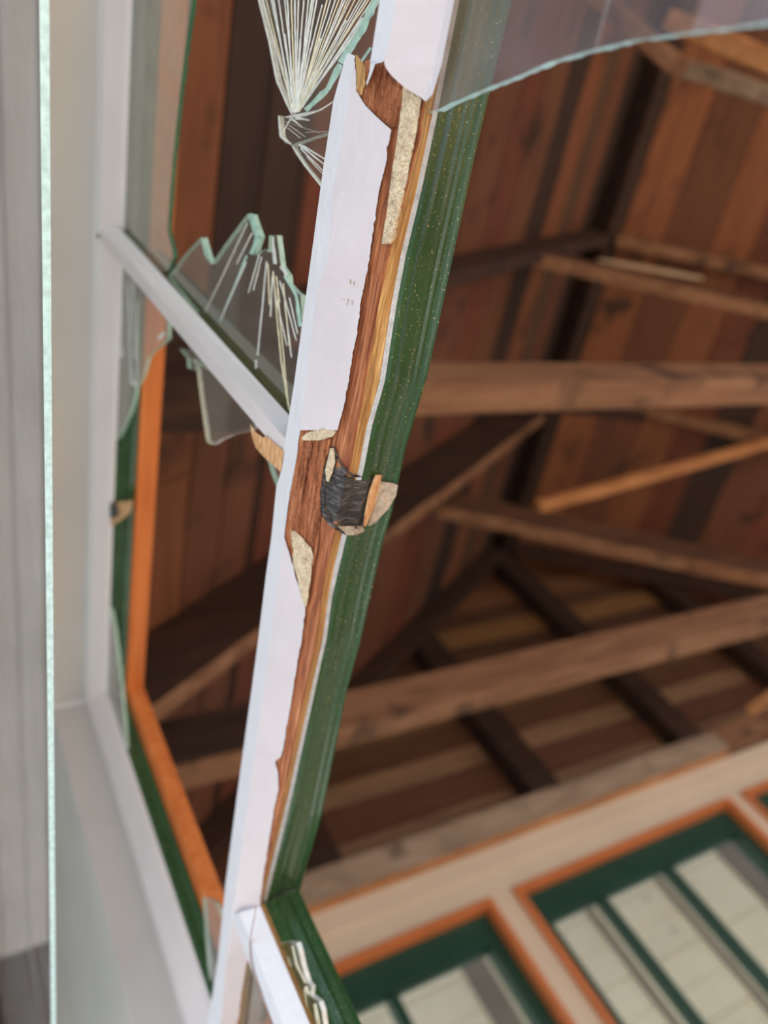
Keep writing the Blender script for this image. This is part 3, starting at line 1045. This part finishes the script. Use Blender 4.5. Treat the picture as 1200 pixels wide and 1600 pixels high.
def shard(name_label, poly, edge=M['edge'], gm=None, y_=GY, thick=0.003, rough_edge=0.0, seed=1):
    pts = []
    n = len(poly)
    for i in range(n):
        (x0, y0_), (x1, y1_) = poly[i], poly[(i + 1) % n]
        L_ = math.hypot(x1 - x0, y1_ - y0_)
        k = max(1, int(L_ / 9)) if rough_edge else 1
        for j in range(k):
            t = j / k
            a = rough_edge * noise.noise(Vector((x0 + (x1 - x0) * t, y0_ + (y1_ - y0_) * t, seed)) * 0.13) * (0 if j == 0 else 1)
            nx, ny = -(y1_ - y0_) / max(L_, 1), (x1 - x0) / max(L_, 1)
            pts.append((lerp(x0, x1, t) + nx * a, lerp(y0_, y1_, t) + ny * a))
    n = len(pts)
    fr = [PY(u, v, y_ * D) for u, v in pts]
    cen = sum(fr, Vector()) / n
    bk = []
    for i, p in enumerate(fr):
        j = 0.0004 * noise.noise(p * 300)
        bk.append(p + Vector((j, thick, j)))
    vs = fr + bk
    fs = [tuple(range(n)), tuple(range(2 * n - 1, n - 1, -1))]
    ms = [0, 0]
    for i in range(n):
        fs.append((i, (i + 1) % n, n + (i + 1) % n, n + i))
        ms.append(1)
    o = mk('glass_shard', vs, fs, [gm or M['glass'], edge], sash, ms)
    o['label'] = name_label
    return o


def cracks(parent, lines, m, y_=GY, h=0.0005, name='fracture_lines'):
    """raised hair-thin ridges on the glass face; lines = (u0,v0,u1,v1,w0,w1)"""
    vs, fs = [], []
    for (u0, v0, u1, v1, w0, w1) in lines:
        L_ = math.hypot(u1 - u0, v1 - v0)
        nx, ny = -(v1 - v0) / L_, (u1 - u0) / L_
        k = max(2, int(L_ / 10))
        base = len(vs)
        for i in range(k + 1):
            t = i / k
            w_ = lerp(w0, w1, t) * (0.75 + 0.5 * random.random()) / 2
            off = 0.5 * noise.noise(Vector((u0 + t * 7, v0, i * 0.5)))
            u, v = lerp(u0, u1, t) + nx * off, lerp(v0, v1, t) + ny * off
            vs.append(PY(u - nx * w_, v - ny * w_, y_ * D) - Vector((0, 0.00005, 0)))
            vs.append(PY(u, v, y_ * D) - Vector((0, h, 0)))
            vs.append(PY(u + nx * w_, v + ny * w_, y_ * D) - Vector((0, 0.00005, 0)))
        for i in range(k):
            a = base + i * 3
            fs += [(a, a + 1, a + 4, a + 3), (a + 1, a + 2, a + 5, a + 4)]
    return mk(name, vs, fs, m, parent)


# fan-shaped shard at the top
s1 = shard('fan shaped shattered glass shard hanging at the top, left of the bar',
           [(392, -70), (404, 0), (412, 35), (420, 62), (427, 100), (434, 130), (446, 158), (455, 178), (447, 184), (435, 180), (436, 196), (438, 213), (446, 223), (456, 227),
            (466, 222), (540, 200), (580, 100), (610, -70)], M['crack'], rough_edge=1.0)
ln, lw = [], []
for i in range(38):
    t = (i + 0.3 + 0.5 * random.random()) / 38
    ang = t
    ut = lerp(400, 612, ang ** 0.9)
    vt = -20
    u0, v0 = 456 + 6 * random.random() + 12 * t, 176 - 14 * t * random.random()
    e = 1.0 if random.random() < 0.8 else 0.45 + 0.5 * random.random()
    u1, v1 = lerp(u0, ut, e), lerp(v0, vt, e)
    w0 = 0.7 + 0.7 * random.random()
    w1 = 0.8 + 2.6 * random.random() ** 2.5
    (lw if random.random() < 0.25 else ln).append((u0, v0, u1, v1, w0, w1))
ln += [(402, -10, 420, 62, 3, 3), (420, 62, 433, 128, 3, 3), (433, 128, 456, 178, 3, 3),
       (447, 183, 480, 178, 3, 5), (480, 178, 500, 172, 5, 3), (500, 172, 522, 158, 3, 2),
       (436, 182, 438, 212, 2.5, 2.5), (438, 213, 456, 226, 4, 3), (456, 183, 442, 208, 1, 1), (452, 196, 478, 214, 1.2, 0.8), (446, 190, 500, 208, 0.8, 0.8),
       (478, 207, 512, 205, 1, 1), (450, 200, 470, 216, 1, 1), (456, 186, 474, 200, 4, 1), (462, 184, 484, 188, 5, 2)]
cracks(s1, ln, M['crack'])
cracks(s1, lw, M['crack_warm'], name='yellow_fracture_lines')
# the wide green seam crossing the fan to its right
cracks(s1, [(478, 172, 512, 140, 8, 9), (512, 140, 532, 100, 9, 10), (532, 98, 560, 55, 12, 14), (560, 55, 592, -10, 13, 12), (562, 100, 580, 74, 3, 6)], M['edge'], name='green_fracture_seam')
s1b = shard('narrow lower point of the shattered glass left of the bar',
            [(456, 229), (462, 240), (474, 258), (488, 276), (503, 294), (512, 300), (545, 240), (545, 195), (470, 221)], M['crack'], rough_edge=0.8)
cracks(s1b, [(457, 228, 480, 262, 2, 2.5), (480, 262, 504, 293, 2.5, 3), (468, 226, 508, 258, 4, 2), (470, 232, 506, 268, 2.5, 1.5), (474, 228, 510, 250, 3, 2), (480, 245, 508, 275, 1, 1)], M['crack'])


def C3(*a):
    return [(100 + x / 2.667, 300 + y / 2.667) for x, y in a]


s2 = shard('large jagged glass shard standing on the upright muntin',
           C3((430, 350), (455, 328), (500, 265), (560, 197), (580, 190), (600, 262), (618, 298), (665, 225), (765, 90), (785, 92), (800, 140), (817, 187), (800, 235), (793, 262), (812, 242), (832, 240),
              (850, 250), (853, 215), (855, 180), (888, 180), (895, 240), (905, 310), (930, 345), (935, 385), (965, 415), (985, 430), (990, 490), (993, 540), (985, 600), (990, 700), (1010, 900), (930, 960), (700, 700)), rough_edge=0.6)


def L3(a, b, c, d, w0, w1):
    return (100 + a / 2.667, 300 + b / 2.667, 100 + c / 2.667, 300 + d / 2.667, w0, w1)


cracks(s2, [L3(765, 130, 590, 500, 1.2, 0.8), L3(760, 290, 650, 540, 2.0, 1.2), L3(785, 170, 720, 300, 1.5, 1), L3(815, 260, 770, 420, 1.2, 0.8), L3(825, 270, 790, 410, 1, 0.8),
            L3(845, 290, 808, 680, 1.8, 1.2), L3(600, 265, 618, 300, 2, 3), L3(900, 370, 970, 620, 1.3, 1), L3(940, 440, 975, 590, 1.2, 1), L3(800, 700, 800, 735, 4, 4), L3(870, 350, 862, 520, 1.2, 1),
            L3(905, 310, 930, 350, 5, 5), L3(870, 190, 880, 300, 4, 5), L3(920, 460, 950, 690, 1.2, 0.8), L3(880, 420, 930, 640, 1, 0.7)], M['crack'])
cracks(s2, [L3(850, 300, 858, 470, 1.8, 1.2), L3(872, 330, 905, 700, 2, 1.8), L3(905, 700, 940, 910, 2.2, 2.4), L3(890, 400, 935, 890, 1, 1.2), L3(915, 380, 940, 640, 1.4, 1), L3(885, 350, 900, 460, 1.5, 1)], M['crack_warm'], name='yellow_fracture_lines')
cracks(s2, [L3(572, 192, 598, 265, 5, 7), L3(598, 265, 618, 300, 6, 3), L3(775, 92, 808, 190, 9, 9), L3(808, 190, 780, 258, 9, 6), L3(920, 350, 968, 430, 4, 6), L3(968, 430, 985, 560, 6, 5), L3(762, 265, 650, 540, 3, 1.5)], M['edge'], name='green_fracture_seam')

s3 = shard('tall strip of intact glass along the top rail with dark green broken edge',
           [(214, -60), (304, -60), (300, 0), (289, 80), (279, 160), (270, 250), (264, 330), (262, 360), (268, 385), (272, 402), (262, 425), (230, 420), (165, 345), (180, 200)], M['edge_dark'], glass('reflection_grey_glass', (0.88, 0.94, 0.90), 0.22, (0.60, 0.60, 0.54)), rough_edge=0.5)  # heavier grey dust veil imitates the frame's reflection in this strip
s4 = shard('broken glass hanging left of the upright muntin',
           [(165, 380), (180, 400), (240, 470), (262, 505), (262, 528), (250, 540), (240, 548), (231, 559), (224, 585), (212, 607), (209, 625), (201, 649), (188, 679), (175, 697), (160, 705), (160, 560)], rough_edge=0.8)
cracks(s4, [(200, 440, 206, 600, 2.5, 3), (216, 470, 214, 600, 2, 2.5), (190, 470, 188, 560, 2, 3), (208, 440, 212, 560, 2.5, 2), (247, 530, 258, 520, 6, 6), (186, 540, 192, 556, 5, 5), (206, 596, 214, 604, 5, 6)], M['crack'])
s4b = shard('tiny glass tooth under the upright muntin', [(280, 545), (292, 560), (293, 575), (303, 578), (310, 570), (318, 565), (300, 545)])
s5 = shard('clear triangular glass shard below the upright muntin',
           [(300, 560), (308, 577), (313, 620), (319, 660), (323, 688), (334, 695), (345, 686), (362, 679), (384, 674), (400, 668), (380, 620)], M['crack'], rough_edge=0.5)
cracks(s5, [(309, 580, 319, 655, 1.5, 2), (319, 655, 324, 688, 3, 3), (324, 690, 334, 694, 3, 3)], M['crack_warm'])
s6 = shard('sliver of glass beside the torn foot of the muntin', [(410, 700), (417, 716), (424, 740), (432, 761), (436, 765), (442, 740), (436, 720)])
s7 = shard('large curved sheet of glass at the top right',
           [(640, -80), (1260, -80), (1260, 24), (1200, 33), (1130, 44), (1060, 52), (990, 62), (930, 76), (860, 96), (810, 118), (770, 133), (730, 150), (700, 163), (684, 172), (664, 175), (655, 160), (668, 100)],
           M['edge_bright'], glass('tinted_sheet_glass', (0.90, 0.92, 0.93), 0.09, (0.62, 0.56, 0.58)), rough_edge=0.6, thick=0.003)
s8 = shard('jagged pale glass left in the bottom muntin',
           [(437, 1474), (452, 1472), (463, 1474), (467, 1485), (472, 1510), (480, 1535), (486, 1542), (485, 1556), (498, 1565), (503, 1580), (508, 1620), (480, 1640), (450, 1540), (436, 1500)], M['crack'],
           y_=1.105, rough_edge=0.8)
cracks(s8, [(457, 1478, 464, 1508, 3, 4), (464, 1508, 478, 1536, 4, 3), (478, 1541, 483, 1554, 5, 5), (476, 1545, 480, 1575, 1.5, 2), (492, 1568, 499, 1610, 5, 6), (450, 1495, 455, 1510, 1.5, 2)], M['crack_warm'], y_=1.10)
s9 = shard('small grey pane between the bars at the bottom edge', [(380, 1490), (392, 1500), (410, 1545), (430, 1610), (440, 1660), (355, 1660), (368, 1600), (376, 1540)])
s10 = shard('broken glass point beside the lower left of the bar', [(317, 1402), (326, 1405), (336, 1411), (343, 1422), (352, 1450), (345, 1500), (334, 1600), (326, 1600), (328, 1560), (324, 1500), (320, 1450)], y_=1.12)
s11 = shard('long remnant of glass with jagged edge along the side stile',
            [(158, 880), (166, 905), (180, 990), (191, 1090), (198, 1175), (205, 1215), (212, 1232), (224, 1270), (238, 1320), (256, 1400), (272, 1480), (284, 1535), (296, 1540), (318, 1566), (330, 1620), (300, 1640), (230, 1400), (161, 1090)], M['edge'], rough_edge=1.5)
for k, o in enumerate([s1, s1b, s2, s3, s4, s4b, s5, s6, s7, s8, s9, s10, s11]):
    pass

# ------------------------------------------------------------------ outer storm pane close to the lens
sy = 0.055
zb_ = sy * 6.15
st = empty('storm_pane', W(-0.5, sy, zb_), 'dusty sheet of glass with a bright cyan edge close at the left', 'glass pane')
vs = [W(-1.5, sy - 0.0032, zb_), W(0.6, sy - 0.0032, zb_), W(0.6, sy, zb_), W(-1.5, sy, zb_),
      W(-1.5, sy - 0.0032, 0.985), W(0.6, sy - 0.0032, 0.985), W(0.6, sy, 0.985), W(-1.5, sy, 0.985)]
fs = [(0, 1, 2, 3), (4, 7, 6, 5), (0, 4, 5, 1), (1, 5, 6, 2), (2, 6, 7, 3), (3, 7, 4, 0)]
mk('glass_sheet', vs, fs, [M['storm'], M['edge_bright']], st, [1, 0, 0, 0, 0, 0])
s = MB()
s.box(-1.5, 0.6, sy - 0.012, sy + 0.008, 0.975, 1.0)
s.build('top_channel', M['metal'], st)
